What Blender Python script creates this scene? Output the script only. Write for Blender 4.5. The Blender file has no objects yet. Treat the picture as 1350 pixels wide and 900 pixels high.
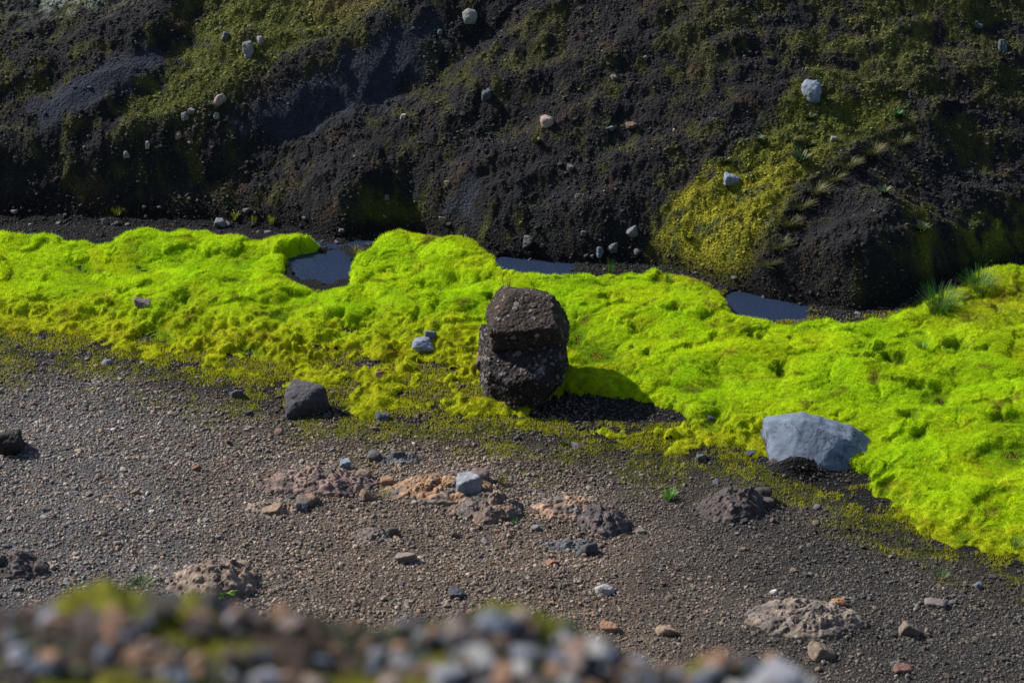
import bpy, math, random
import numpy as np
from mathutils import Vector
random.seed(7); rng = np.random.default_rng(11)
S = bpy.context.scene; COL = S.collection

# ------------------------------------------------------------------ camera numbers
ZC = 9.39; TH = math.radians(28.0); FX = 85/36*1350
ct, st = math.cos(TH), math.sin(TH)
def proj(x, y, z):                      # world -> photograph coordinates (1350 x 900)
    dz = z-ZC
    d = y*ct-dz*st; u = y*st+dz*ct
    d = np.maximum(d, .2)
    return 675+FX*x/d, 450-FX*u/d
def ray(px, py):
    a = (px-675)/FX; b = (450-py)/FX
    v = np.array([a, ct+b*st, -st+b*ct]); return v/np.linalg.norm(v)
def on_plane(px, py, z=0.):
    v = ray(px, py); t = (z-ZC)/v[2]; return v[0]*t, v[1]*t

# ------------------------------------------------------------------ noise
def _h(ix, iy, seed):
    n = (ix.astype(np.int64)*374761393+iy.astype(np.int64)*668265263+seed*1442695041) & 0xffffffff
    n = ((n ^ (n >> 13))*1274126177) & 0xffffffff
    n = (n ^ (n >> 16)) & 0xffffffff
    return n/4294967296.0
def perlin(x, y, seed=0):
    ix = np.floor(x); iy = np.floor(y); fx = x-ix; fy = y-iy
    ux = fx*fx*fx*(fx*(fx*6-15)+10); uy = fy*fy*fy*(fy*(fy*6-15)+10)
    def g(dx, dy):
        a = _h(ix+dx, iy+dy, seed)*6.2831853
        return np.cos(a)*(fx-dx)+np.sin(a)*(fy-dy)
    a = g(0, 0)+(g(1, 0)-g(0, 0))*ux; b = g(0, 1)+(g(1, 1)-g(0, 1))*ux
    return (a+(b-a)*uy)*1.45
def fbm(x, y, oct=4, seed=0, gain=.5):
    s = 0; a = 1
    for k in range(oct):
        s = s+a*perlin(x*2**k+17.3*k, y*2**k-9.1*k, seed+k); a *= gain
    return s
def worley(x, y, seed=0):
    ix = np.floor(x); iy = np.floor(y)
    best = np.full(np.shape(x), 9.); best2 = np.full(np.shape(x), 9.); bid = np.zeros(np.shape(x))
    for dx in (-1, 0, 1):
        for dy in (-1, 0, 1):
            cx = ix+dx; cy = iy+dy
            px = cx+_h(cx, cy, seed); py = cy+_h(cx, cy, seed+71)
            d = np.hypot(px-x, py-y)
            m = d < best
            best2 = np.where(m, best, np.minimum(best2, d))
            bid = np.where(m, _h(cx, cy, seed+133), bid); best = np.where(m, d, best)
    return best, best2, bid
def perlin3(p, seed=0):
    i = np.floor(p); f = p-i; u = f*f*f*(f*(f*6-15)+10); r = 0
    for dx in (0, 1):
        for dy in (0, 1):
            for dz in (0, 1):
                ix, iy, iz = i[:, 0]+dx, i[:, 1]+dy, i[:, 2]+dz
                a = _h(ix+iz*57, iy+iz*113, seed)*6.2831853; b = _h(ix+iz*57, iy+iz*113, seed+9)*2-1
                s = np.sqrt(1-b*b)
                g = np.cos(a)*s*(f[:, 0]-dx)+np.sin(a)*s*(f[:, 1]-dy)+b*(f[:, 2]-dz)
                w = (u[:, 0] if dx else 1-u[:, 0])*(u[:, 1] if dy else 1-u[:, 1])*(u[:, 2] if dz else 1-u[:, 2])
                r = r+w*g
    return r*1.5
def fbm3(p, oct=4, seed=0):
    return sum(perlin3(p*2**k+5.1*k, seed+k)*.5**k for k in range(oct))
def worley3(p, seed=0):
    i = np.floor(p); best = np.full(len(p), 9.); bid = np.zeros(len(p))
    for dx in (-1, 0, 1):
        for dy in (-1, 0, 1):
            for dz in (-1, 0, 1):
                c = i+np.array([dx, dy, dz])
                hx = c[:, 0]+c[:, 2]*57; hy = c[:, 1]+c[:, 2]*113
                q = c+np.stack([_h(hx, hy, seed), _h(hx, hy, seed+3), _h(hx, hy, seed+5)], 1)
                d = np.linalg.norm(q-p, axis=1); m = d < best
                best = np.where(m, d, best); bid = np.where(m, _h(hx, hy, seed+8), bid)
    return best, bid
def sm(a, b, x):
    t = np.clip((x-a)/(b-a), 0, 1); return t*t*(3-2*t)
def lerp(a, b, t): return a+(b-a)*t

# ------------------------------------------------------------------ outline helpers
def sdf(px, py, poly):                  # > 0 inside
    P = np.array(poly, float); d = np.full(np.shape(px), 1e18); ins = np.zeros(np.shape(px), bool)
    for k in range(len(P)):
        ax, ay = P[k]; bx, by = P[(k+1) % len(P)]
        ex, ey = bx-ax, by-ay; wx, wy = px-ax, py-ay
        t = np.clip((wx*ex+wy*ey)/(ex*ex+ey*ey+1e-9), 0, 1)
        d = np.minimum(d, (wx-ex*t)**2+(wy-ey*t)**2)
        c = ((ay <= py) & (by > py)) | ((by <= py) & (ay > py))
        if ey != 0: ins ^= c & (px < ax+(py-ay)*ex/ey)
    d = np.sqrt(d); return np.where(ins, d, -d)
def side(px, py, line):                 # signed distance to a line of points; > 0 on its lower right side
    P = np.array(line, float); d = np.full(np.shape(px), 1e18); s = np.zeros(np.shape(px))
    for k in range(len(P)-1):
        ax, ay = P[k]; bx, by = P[k+1]; ex, ey = bx-ax, by-ay; wx, wy = px-ax, py-ay
        t = np.clip((wx*ex+wy*ey)/(ex*ex+ey*ey), 0, 1)
        q = (wx-ex*t)**2+(wy-ey*t)**2; m = q < d
        cr = ex*wy-ey*wx
        s = np.where(m, np.sign(cr), s); d = np.where(m, q, d)
    return np.sqrt(d)*s
def blob(px, py, cx, cy, rx, ry): return np.exp(-((px-cx)/rx)**2-((py-cy)/ry)**2)

FOOT = [(-400,280),(0,283),(100,284),(200,287),(300,289),(400,300),(445,318),(490,306),(520,296),(600,313),(650,336),(700,338),(760,346),(850,346),(900,356),(950,374),(1000,388),(1060,399),(1130,413),(1200,397),(1250,368),(1350,337),(1750,262)]
FW = sorted(on_plane(*p) for p in FOOT); FXs = np.array([p[0] for p in FW]); FYs = np.array([p[1] for p in FW])
NEAR = [(-400,440),(0,455),(150,470),(300,510),(450,550),(600,560),(800,585),(1000,615),(1100,650),(1200,700),(1350,755),(1750,860)]
NW = sorted(on_plane(*p) for p in NEAR); NXs = np.array([p[0] for p in NW]); NYs = np.array([p[1] for p in NW])
def smooth_interp(x, xs, ys, w=.12):
    return sum(np.interp(x+o*w, xs, ys) for o in (-1.5, -.75, 0, .75, 1.5))/5
MOSS = [(-600,288),(0,293),(60,303),(130,310),(170,302),(200,297),(300,297),(360,300),(405,303),(425,315),(412,328),(385,336),(378,350),(400,362),(430,367),(455,362),(452,345),(470,325),(490,308),(520,286),(560,296),(620,300),(650,325),(680,350),(730,357),(760,350),(800,343),(850,345),(862,340),(900,347),(940,362),(958,385),(975,402),(1010,412),(1060,412),(1110,415),(1160,405),(1200,395),(1240,370),(1300,345),(1350,333),(1700,250),
        (1900,880),(1350,745),(1260,722),(1210,705),(1150,660),(1100,640),(1010,608),(960,600),(900,612),(800,585),(700,562),(640,560),(560,562),(500,553),(440,552),(425,520),(340,512),(280,498),(200,482),(140,462),(60,445),(0,440),(-600,430)]
SAND = [(690,545),(720,515),(760,505),(830,515),(890,525),(918,545),(900,560),(840,562),(760,555),(700,556)]
POOLS = [[(378,340),(400,335),(452,335),(456,358),(430,364),(396,358)],
         [(655,343),(665,338),(700,346),(748,349),(745,357),(700,362),(658,356)],
         [(958,392),(978,388),(1030,399),(1058,404),(1060,414),(1010,414),(964,408)]]
SOIL = [(1012,590),(1035,580),(1060,592),(1085,604),(1110,612),(1155,622),(1150,640),(1100,648),(1070,644),(1030,634),(1005,625)]
HOLES = [(105,345,16,7),(190,348,12,5),(205,433,16,12),(245,395,16,7),(375,412,12,7),(575,374,10,5),(555,372,7,5),(573,400,7,8),(652,390,9,8),
         (785,460,22,13),(765,440,12,18),(1025,487,12,9),(1150,465,24,7),(1178,476,18,6),(1235,520,16,12),(1210,565,9,6),(1340,592,28,16),(1000,440,10,4),(1330,548,26,7),(1265,700,10,8),(835,430,7,4),(855,470,6,4),(940,548,14,12),(890,410,10,4),(1260,455,12,9),(1195,545,12,6),(300,490,10,12),(475,470,12,7),(330,455,14,7),(1080,425,7,3),(800,395,7,3)]
BARE = [(760,572,24,8),(815,592,20,7),(960,585,14,8),(890,600,24,6),(720,560,18,6),(1000,560,10,8),(455,500,20,9),(250,470,22,8),(70,436,26,7),(340,470,30,8),(500,470,45,11),(565,510,40,12),(540,540,35,9),(620,500,18,14),(330,500,16,12),(370,545,40,14),(470,430,20,5),(390,450,18,6),(640,545,30,6),(860,575,16,8),(925,585,16,8),(200,440,16,6),(560,475,30,8)]
GULLY = [(858,352),(866,300),(915,245),(985,200),(1040,150),(1060,120),(1190,140),(1205,178),(1110,214),(1052,272),(1008,332),(965,388),(920,372)]
RIDGES = [  # crest line, height, width above/left, width below/right (m, photograph px)
    ([(120,232),(200,195),(280,165),(340,130),(430,92),(510,45),(560,15),(640,-60)], .24, 120, 46),
    ([(-60,150),(40,122),(120,92),(190,60),(225,20),(250,-60)], .15, 80, 50),
    ([(-60,235),(40,205),(110,185),(150,165)], .07, 50, 34),
    ([(440,300),(500,262),(560,200),(620,140),(700,60)], .10, 60, 40),
    ([(545,300),(585,262),(640,215),(720,190)], .09, 30, 34),
    ([(975,392),(1005,345),(1050,280),(1105,222),(1180,188),(1230,165)], .10, 70, 11),
    ([(300,225),(360,192),(430,160),(500,128),(570,105),(640,50)], -.10, 14, 34),
    ([(60,235),(130,190),(190,150),(235,100),(260,30)], -.07, 16, 26),
    ([(700,120),(800,60),(900,20),(1000,-40)], .07, 60, 50),
    ([(780,300),(850,240),(930,180),(1010,110)], .06, 70, 50)]
MOUNDS = [(410,640,75,26,.09),(590,650,80,26,.10),(650,672,40,20,.05),(765,680,60,22,.09),(280,775,60,24,.08),(975,665,40,24,.10),(1060,818,75,24,.07),(1050,622,34,9,.13),(330,700,90,30,.05),(700,760,120,26,.05),(900,740,80,24,.05),(120,690,90,26,.05),(15,750,50,20,.06),(1100,690,60,20,.04),(200,600,120,30,.03),(520,700,120,20,.03)]
CREST = [(-3000,760),(0,792),(60,784),(150,778),(230,784),(330,800),(430,822),(520,828),(600,808),(650,794),(720,818),(800,848),(880,872),(960,874),(1010,868),(1060,886),(1110,935),(1200,975),(1350,1010),(4000,1080)]
CXs = np.array([(p[0]-675)/FX*3.5 for p in CREST]); CYs = np.array([ZC-2.9*math.tan(TH+math.atan((p[1]-450)/FX)) for p in CREST])
PY = np.array([3.3,3.8,4.5,5.5,7,8.5,10,11.2,12.3]); PZ = np.array([6.5,5.6,4.6,3.55,2.35,1.45,.85,.52,.33])

def smooth_(px, py):
    return np.clip(sm(0, 24, sdf(px, py, [(310,165),(420,108),(510,62),(575,25),(600,60),(520,150),(410,190),(280,215)]))
                     +sm(0, 18, sdf(px, py, [(20,170),(120,120),(200,80),(225,100),(190,150),(60,215)]))+sm(0, 12, sdf(px, py, [(570,290),(600,240),(640,240),(640,300)])), 0, 1)
def terrain(x, y):
    """ground height plus the masks used for colour, all from world position"""
    x = np.asarray(x, float); y = np.asarray(y, float)
    F = smooth_interp(x, FXs, FYs); N = smooth_interp(x, NXs, NYs, .2)
    t = y-F
    Fs = sum(np.interp(x+o, FXs, FYs) for o in np.linspace(-2.4, 2.4, 13))/13
    bank = .70*np.maximum(lerp(t, np.maximum(y-Fs, .6*t), sm(0, .9, t)), 0)+.10*(1-np.exp(-np.maximum(t, 0)/.10))
    bank = np.where(t > 9, .70*9+.10+(1-np.exp(-(t-9)/14))*7, bank)
    g = np.maximum(N-y, 0)
    near = np.where(y > 12.3, .33*sm(0, 1, g/np.maximum(N-12.3, .3))*.55+.33*.45*np.clip(g/np.maximum(N-12.3, .3), 0, 1), np.interp(y, PY, PZ))
    c = np.interp(x, CXs, CYs)
    cr = c-.02-.35*np.maximum(y-2.9, 0)**1.2*2.2+np.minimum(0, (2.9-y))*0
    flat = c+.16*(1-np.exp(-np.maximum(2.9-y, 0)/.5))-.012*np.maximum(2.9-y-1, 0)
    k = sm(2.9, 3.5, y)
    near = np.where(y < 2.9, flat, np.where(y < 3.5, lerp(np.minimum(cr, flat), np.interp(y, PY, PZ, left=6.5), k), near))
    z = np.where(t > 0, bank, np.where(g > 0, near, 0.))
    px, py = proj(x, y, z)
    A = dict(px=px, py=py, t=t, g=g, F=F, N=N)
    bk = sm(-.02, .25, t); far = sm(.05, .5, g)*(y > 12.0)
    # spurs and gullies of the bank
    fade = sm(0, .35, t)
    wx = px+10*fbm(x*2.1, y*2.1, 3, 5); wy = py+7*fbm(x*2.3+9, y*2.3, 3, 8)
    for line, h, wu, wd in RIDGES:
        s = side(wx, wy, line)
        z = z+fade*h*.92*np.where(s > 0, np.exp(-(np.maximum(s, 0)/(wd*1.2))**1.6), np.exp(-(np.maximum(-s, 0)/wu)**1.4))*(y < 26)
    clod = fbm(x*7, y*6, 3, 20)
    gq = fade*sm(-6, 26, sdf(wx, wy, GULLY))*sm(150, 260, py); A['gq'] = gq
    z = z+fade*.16*blob(px, py, 1150, 320, 125, 85)
    wg, _, ig = worley(x*8+.5*clod, y*9, 47); wh, _, _ = worley(x*19, y*18, 48)
    z = z+gq*((.02+.045*ig)*np.sqrt(np.clip(1-wg**2*1.3, 0, 1))+.014*(1-wh))
    wg2, _, ig2 = worley(x*6, y*6, 49)
    z = z+fade*(1-smooth_(px, py))*sm(.0, .5, fbm(x*1.5, y*1.7, 3, 45))*.03*ig2*np.sqrt(np.clip(1-wg2**2*1.5, 0, 1))
    ux_, uy_ = x*.55+y*.9, y*1.1-x*.35
    z = z+fade*(y < 26)*(.10*(.5-np.abs(perlin(ux_*.9+3, uy_*1.6, 201)))+.045*(.5-np.abs(perlin(ux_*2.6, uy_*3.4+2, 203))))
    # mounds in the gravel
    for cx, cy, rx, ry, h in MOUNDS:
        z = z+h*blob(px, py, cx, cy, rx, ry)*(y > 11)*(y < 24)
    # rough ground
    w1, w2, _ = worley(x*16+fbm(x*9, y*9, 2, 3)*.5, y*13, 31)
    smooth = smooth_(px+16*fbm(x*5, y*5, 3, 33), py+12*fbm(x*5+3, y*5, 3, 34))
    A['smooth'] = smooth
    rough = lerp(1, .3, smooth)
    w3, _, _ = worley(x*34, y*28, 37)
    z = z+bk*rough*(.038*fbm(x*1.7, y*1.9, 3, 40)+.020*clod+.022*(.5-w1)*sm(-.3, .5, fbm(x*1.3, y*1.3, 2, 44)+.1)+.011*(.5-w3)+.008*fbm(x*26, y*24, 3, 46))
    z = z+far*(.02*fbm(x*1.1, y*1.3, 3, 50)+.006*fbm(x*9, y*9, 2, 52)+.035*fbm(x*.5, y*.6, 2, 55))
    z = z+sm(.6, 0, np.abs(t))*.012*clod
    # ridge by the camera
    rg = sm(3.9, 3.2, y)*sm(-2, 1, y)
    z = z+rg*(.024*fbm(x*8, y*8, 3, 60)+.012*fbm(x*30, y*30, 3, 61))
    z = z+(sm(4, 9, y)*sm(12, 9, y))*.12*fbm(x*.9, y*.9, 4, 66)
    # stream bed: pools lie under the water level
    wp = np.zeros_like(z)
    for P in POOLS:
        wp = np.maximum(wp, sm(-10, -2, sdf(px+6*fbm(x*8, y*8, 2, 70), py+4*fbm(x*8, y*8, 2, 72), P)))
    strm = np.exp(-((t+.13)/.10)**2)*(px < 640)*sm(-400, -100, px)
    wp = np.maximum(wp, .55*strm)
    z = np.where((t < .3) & (g <= 0), z-wp*.055*sm(.3, .02, t), z)
    A['pool'] = wp
    return z, A

def moss_at(x, y, z, A):
    """thickness of the moss cushions over the ground; < 0 where there is none"""
    px, py = proj(x, y, np.maximum(z, 0)*(A['t'] > 0)+.07*(A['t'] <= 0)+z*0)
    px, py = proj(x, y, .07+np.maximum(z, 0))
    n = fbm(x*3.2, y*3.2, 3, 80); hf = fbm(x*11, y*10, 3, 82)
    low = sm(-10, 60, py-np.interp(px, [0,300,650,800,1000,1350], [380,420,450,525,535,630]))
    d = sdf(px+9*n+low*9*hf, py+5*fbm(x*4, y*4, 3, 84)+low*7*fbm(x*9, y*8, 3, 86), MOSS)
    nearside = sm(-30, 40, py-np.interp(px, [0,300,650,800,1000,1350], [395,430,470,600,600,700]))
    leftc = sm(900, 640, px)*sm(372, 450, py-(px-200)*.06+26*n)
    crumb = np.clip(np.maximum(np.maximum(sm(95, 12, d)*nearside, leftc), 1.2*blob(px, py, 850, 580, 170, 32)), 0, 1)
    s = np.maximum(sdf(px+8*hf, py+5*hf, SAND), np.maximum(sdf(px+6*hf, py+5*hf, SOIL), sdf(A['px']+6*hf, A['py']+5*hf, SOIL))); hole = sm(-4, 15, s)
    for P in POOLS: hole = np.maximum(hole, sm(-3, 3, sdf(px+4*hf, py+3*hf, P)))
    dark = np.zeros_like(x)
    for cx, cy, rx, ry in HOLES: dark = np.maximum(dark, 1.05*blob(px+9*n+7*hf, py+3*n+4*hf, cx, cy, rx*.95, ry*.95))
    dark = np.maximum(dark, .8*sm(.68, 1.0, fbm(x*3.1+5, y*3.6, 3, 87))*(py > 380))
    bare = np.zeros_like(x)
    for cx, cy, rx, ry in BARE: bare = np.maximum(bare, blob(px+14*n+8*hf, py+6*n+5*hf, cx, cy, rx, ry))
    qx = x+.10*fbm(x*3, y*3, 3, 6); qy = y+.10*fbm(x*3+9, y*3, 3, 7)
    w1, w2, i1 = worley(qx*2.5, qy*2.9, 90)
    v1, v2, i2 = worley(qx*5.2, qy*6.0, 91)
    u1, u2, i3 = worley(x*15+.6*n+.5*hf, y*14+.5*hf, 92)
    q1, q2, i4 = worley(x*27, y*23, 93)
    broad = .055+.095*fbm(x*.9, y*1.3, 2, 95)+(.06+.07*i1)*np.sqrt(np.clip(1-w1**2*1.1, 0, 1))+(.020+.026*i2)*np.sqrt(np.clip(1-v1**2*1.1, 0, 1))+.010*(1-u1)+.005*hf+.003*(1-q1)
    broad = broad-(.013*sm(.16, 0, v2-v1)+.020*sm(.12, 0, w2-w1))*sm(-.35, .35, fbm(x*2.6+3, y*2.9, 3, 199))
    broad = np.maximum((broad-.080)*.78, .014)
    small = -.034+(.012+.075*i3)*np.sqrt(np.clip(1-u1**2*1.5, 0, 1))+.03*np.sqrt(np.clip(1-v1**2, 0, 1))+.075*fbm(x*2.4, y*3.4, 3, 97)+.012*(1-q1)+.010*hf
    th = lerp(broad, small, crumb)
    edge = sm(-2, lerp(14, 26, low), d)
    th = th*sm(-1, lerp(22, 78, low), d)**lerp(.5, .8, low) + (edge-1)*lerp(.09, .05, low)
    th = th-hole*.17-bare*.095*lerp(.5, 1, crumb)
    th = np.where((th > 0) & (dark > .02), np.maximum(th-dark*.13, np.minimum(th, .006-.02*(dark > .93))), th)
    hole = np.maximum(hole, dark)
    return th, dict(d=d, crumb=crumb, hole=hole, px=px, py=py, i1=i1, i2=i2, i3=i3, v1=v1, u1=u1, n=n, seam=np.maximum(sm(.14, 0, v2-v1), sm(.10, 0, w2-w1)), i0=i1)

# ------------------------------------------------------------------ mesh helpers
def mesh_np(name, V, T, cols=None, mats=(), smooth=True, kind=None, quads=False):
    me = bpy.data.meshes.new(name); n = T.shape[1]
    me.vertices.add(len(V)); me.vertices.foreach_set('co', V.astype(np.float32).ravel())
    me.loops.add(T.size); me.loops.foreach_set('vertex_index', T.astype(np.int32).ravel())
    me.polygons.add(len(T)); me.polygons.foreach_set('loop_start', np.arange(0, T.size, n, dtype=np.int32))
    me.polygons.foreach_set('use_smooth', np.full(len(T), smooth))
    if cols is not None:
        a = me.attributes.new('Col', 'FLOAT_COLOR', 'POINT')
        c = np.ones((len(V), 4), np.float32); c[:, :3] = cols; a.data.foreach_set('color', c.ravel())
    for m in mats: me.materials.append(m)
    me.update(calc_edges=True)
    return me
def link(name, me, parent=None, **props):
    o = bpy.data.objects.new(name, me); COL.objects.link(o)
    if parent: o.parent = parent
    for k, v in props.items(): o[k] = v
    return o

# ------------------------------------------------------------------ materials
def mat(name, rough=.9, noise_scale=40, mott=.35, bump=.3, bump_scale=120, dist=.01, trans=0, spec=.25, extra=None):
    m = bpy.data.materials.new(name); m.use_nodes = True; nt = m.node_tree; N = nt.nodes; L = nt.links
    N.clear(); out = N.new('ShaderNodeOutputMaterial'); b = N.new('ShaderNodeBsdfPrincipled')
    at = N.new('ShaderNodeAttribute'); at.attribute_name = 'Col'
    tc = N.new('ShaderNodeTexCoord')
    no = N.new('ShaderNodeTexNoise'); no.inputs['Scale'].default_value = noise_scale; no.inputs['Detail'].default_value = 5; no.inputs['Roughness'].default_value = .65
    L.new(tc.outputs['Object'], no.inputs['Vector'])
    mr = N.new('ShaderNodeMapRange'); mr.inputs[1].default_value = .3; mr.inputs[2].default_value = .7
    mr.inputs[3].default_value = 1-mott; mr.inputs[4].default_value = 1+mott
    L.new(no.outputs['Fac'], mr.inputs[0])
    mul = N.new('ShaderNodeVectorMath'); mul.operation = 'SCALE'
    L.new(at.outputs['Color'], mul.inputs[0]); L.new(mr.outputs[0], mul.inputs['Scale'])
    L.new(mul.outputs[0], b.inputs['Base Color'])
    b.inputs['Roughness'].default_value = rough; b.inputs['Specular IOR Level'].default_value = spec
    if bump:
        n2 = N.new('ShaderNodeTexNoise'); n2.inputs['Scale'].default_value = bump_scale; n2.inputs['Detail'].default_value = 6; n2.inputs['Roughness'].default_value = .7
        L.new(tc.outputs['Object'], n2.inputs['Vector'])
        vo = N.new('ShaderNodeTexVoronoi'); vo.inputs['Scale'].default_value = bump_scale*.55
        L.new(tc.outputs['Object'], vo.inputs['Vector'])
        ad = N.new('ShaderNodeMath'); ad.operation = 'SUBTRACT'; L.new(n2.outputs['Fac'], ad.inputs[0]); L.new(vo.outputs['Distance'], ad.inputs[1])
        bp = N.new('ShaderNodeBump'); bp.inputs['Strength'].default_value = bump; bp.inputs['Distance'].default_value = dist
        L.new(ad.outputs[0], bp.inputs['Height']); L.new(bp.outputs[0], b.inputs['Normal'])
    if trans:
        tr = N.new('ShaderNodeBsdfTranslucent'); L.new(mul.outputs[0], tr.inputs['Color'])
        mx = N.new('ShaderNodeMixShader'); mx.inputs[0].default_value = trans
        L.new(b.outputs[0], mx.inputs[1]); L.new(tr.outputs[0], mx.inputs[2]); L.new(mx.outputs[0], out.inputs['Surface'])
    else: L.new(b.outputs[0], out.inputs['Surface'])
    return m
M_soil = mat('soil', .95, 60, .45, .9, 70, .02, spec=.15)
M_rock = mat('rock', .85, 14, .28, .6, 45, .012, spec=.3)
M_smooth = mat('smooth_rock', .8, 9, .30, .35, 16, .012, spec=.35)
M_lava = mat('conglomerate', .95, 50, .45, .9, 60, .02, spec=.15)
M_pebble = mat('pebble', .85, 90, .25, 0, spec=.25)
M_moss = mat('moss', .9, 25, .22, 0, trans=.45, spec=.1)
M_leaf = mat('leaf', .6, 60, .15, 0, trans=.3, spec=.3)
M_water = bpy.data.materials.new('stream_water'); M_water.use_nodes = True
_n = M_water.node_tree.nodes; _b = _n['Principled BSDF']; _b.inputs['Base Color'].default_value = (.014, .023, .046, 1)
_b.inputs['Roughness'].default_value = .12; _b.inputs['IOR'].default_value = 1.33
_w = _n.new('ShaderNodeTexNoise'); _w.inputs['Scale'].default_value = 30; _bp = _n.new('ShaderNodeBump'); _bp.inputs['Strength'].default_value = .45; _bp.inputs['Distance'].default_value = .01
_tc = _n.new('ShaderNodeTexCoord'); M_water.node_tree.links.new(_tc.outputs['Object'], _w.inputs['Vector'])
M_water.node_tree.links.new(_w.outputs['Fac'], _bp.inputs['Height']); M_water.node_tree.links.new(_bp.outputs[0], _b.inputs['Normal'])

C = lambda *a: np.array(a, float)
LAVA = C(.013,.0125,.014); BROWN = C(.032,.024,.018); OLIVE = C(.050,.052,.012)
LIME = C(.37,.54,.006); YEL = C(.42,.44,.012); DEEP = C(.11,.22,.008); RUST = C(.22,.15,.012)

def mixc(a, b, t): return a*(1-t[..., None])+b*t[..., None]
SWATH = [(150,215),(175,150),(250,85),(270,20),(300,-40),(600,-60),(545,15),(500,42),(400,98),(335,138),(250,188)]

def ground_colour(x, y, z, A):
    px, py, t, g = A['px'], A['py'], A['t'], A['g']
    n1 = fbm(x*1.6, y*1.8, 4, 100); n2 = fbm(x*6, y*6, 4, 104); n3 = fbm(x*22, y*22, 3, 108)
    c = np.zeros(x.shape+(3,))+LAVA
    bank = sm(-.05, .1, t)
    # bank: black sand, brown-olive crust in patches
    m = sm(-.1, .5, n2*.6+n1*.5+.25*sm(300, 60, py)+.35*sm(880, 1150, px)*sm(300, 100, py)-.18)*(1-A['smooth'])
    b = mixc(np.zeros_like(c)+LAVA, C(.046,.045,.014), m*.85)
    b = mixc(b, C(.045,.028,.018), sm(.45, .9, fbm(x*3, y*3, 3, 111))*.6)
    b = mixc(b, C(.021,.026,.038), A['smooth']*.85)  # smooth flanks turned from the sun: their bluish shade is put into the colour
    s = sdf(px+14*n2, py+12*n2, SWATH); q = sm(-12, 26, s)*sm(-.75, .15, n2+.3+n3*.3)
    b = mixc(b, C(.092,.100,.020), q*.85)
    b = mixc(b, C(.115,.082,.035), q*sm(370, 470, px)*sm(70, 20, py)*.9)
    s = sdf(px+30*n2+20*n1, py+20*n2, [(1030,160),(1065,60),(1130,20),(1230,-40),(1350,-40),(1300,50),(1215,120),(1180,155)])
    b = mixc(b, C(.085,.092,.024), sm(-20, 30, s)*sm(-.4, .4, n2+n3*.4)*.8)
    s = sdf(px+12*n2, py+10*n2, GULLY); q = sm(-14, 24, s)*sm(-.8, .1, n2+.45+n3*.2)
    gm = mixc(np.zeros_like(c)+C(.075,.085,.015), C(.20,.19,.012), sm(170, 300, py)*sm(-.6, .5, n2+.2))
    b = mixc(b, gm, q*.95)
    q = sm(1215, 1300, px+60*n1)*sm(270, 330, py+30*n2)+sm(.1, .5, n2)*.9*blob(px, py, 600, 315, 70, 18)+.8*blob(px, py, 512, 288, 40, 14)
    b = mixc(b, C(.13,.15,.015), np.clip(q, 0, 1)*sm(-.5, .3, n2+.2)*.8)
    b = mixc(b, C(.13,.15,.13), .9*blob(px, py, 95, 5, 80, 34)*sm(-.2, .4, n2+n3*.5))
    c = mixc(c, b, bank)
    # gravel apron: grey on the left, tan in the middle, dark to the right
    grey = C(.070,.070,.072); tan = C(.078,.062,.048); dark = C(.024,.0235,.023)
    a = mixc(np.zeros_like(c)+grey, tan, sm(120, 480, px+80*n1))
    a = mixc(a, dark, sm(700, 1050, px+70*n1-(py-700)*.6))
    a = mixc(a, BROWN*.7, sm(90, 10, py-np.interp(px, [p[0] for p in NEAR], [p[1] for p in NEAR])+12*n1)*.85)
    a = mixc(a, C(.05,.06,.012), sm(.2, .7, n2+.1)*sm(80, 0, py-np.interp(px, [p[0] for p in NEAR], [p[1] for p in NEAR]))*.6)
    c = mixc(c, a, sm(.02, .25, g))
    # ridge by the camera
    r = mixc(np.zeros_like(c)+C(.045,.032,.024), C(.13,.13,.012), sm(-.02, .22, fbm(x*5, y*5, 3, 120)+.10-.25*sm(-.35, .1, x)))
    r = mixc(r, C(.03,.04,.025), sm(.2, .5, fbm(x*7+4, y*7, 3, 123)))
    c = np.where((y < 4.2)[..., None], r, c)
    c = c*(1+.22*n3[..., None])
    c = c*(1-.45*A['pool'][..., None])*(1-.5*(sm(.15, .02, t)*(g <= 0))[..., None])  # strip at the bank foot: wet tone and bank shadow put into the colour
    return np.clip(c, .004, 1)

# ------------------------------------------------------------------ ground and hillside: one grid, cut along the foot of the bank
def axis(lo, hi, step, out_lo, out_hi, grow=1.25, s0=None):
    a = list(np.arange(lo, hi+1e-9, step)); s = step
    while a[-1] < out_hi: s *= grow; a.append(a[-1]+s)
    s = step; pre = []; v = lo
    while v > out_lo: s *= grow; v -= s; pre.append(v)
    return pre[::-1]+a
X = np.array(axis(-5.5, 5.5, .0115, -60, 60))
Yn = list(np.arange(1.9, 3.62, .0125)); Ym = list(np.linspace(3.65, 12.2, 90))
pre = []; s = .0125; v = 1.9
while v > -30: s *= 1.25; v -= s; pre.append(v)
Yf = axis(12.25, 23.2, .0115, 13, 90)
Yf = [v for v in Yf if v > 12.22]
Y = np.array(pre[::-1]+Yn+Ym+Yf)
GX, GY = np.meshgrid(X, Y)
GZ, GA = terrain(GX, GY)
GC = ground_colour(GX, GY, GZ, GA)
nx, ny = len(X), len(Y)
idx = np.arange(nx*ny).reshape(ny, nx)
Q = np.stack([idx[:-1, :-1], idx[:-1, 1:], idx[1:, 1:], idx[1:, :-1]], -1)
isb = (GA['t'][:-1, :-1] > .03)
def submesh(name, quads, V, cols, mats):
    u, inv = np.unique(quads.ravel(), return_inverse=True)
    return mesh_np(name, V[u], inv.reshape(quads.shape), cols[u], mats)
GV = np.stack([GX, GY, GZ], -1).reshape(-1, 3); GCf = GC.reshape(-1, 3)
link('ground', submesh('ground', Q[~isb], GV, GCf, [M_soil]), kind='structure')
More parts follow.
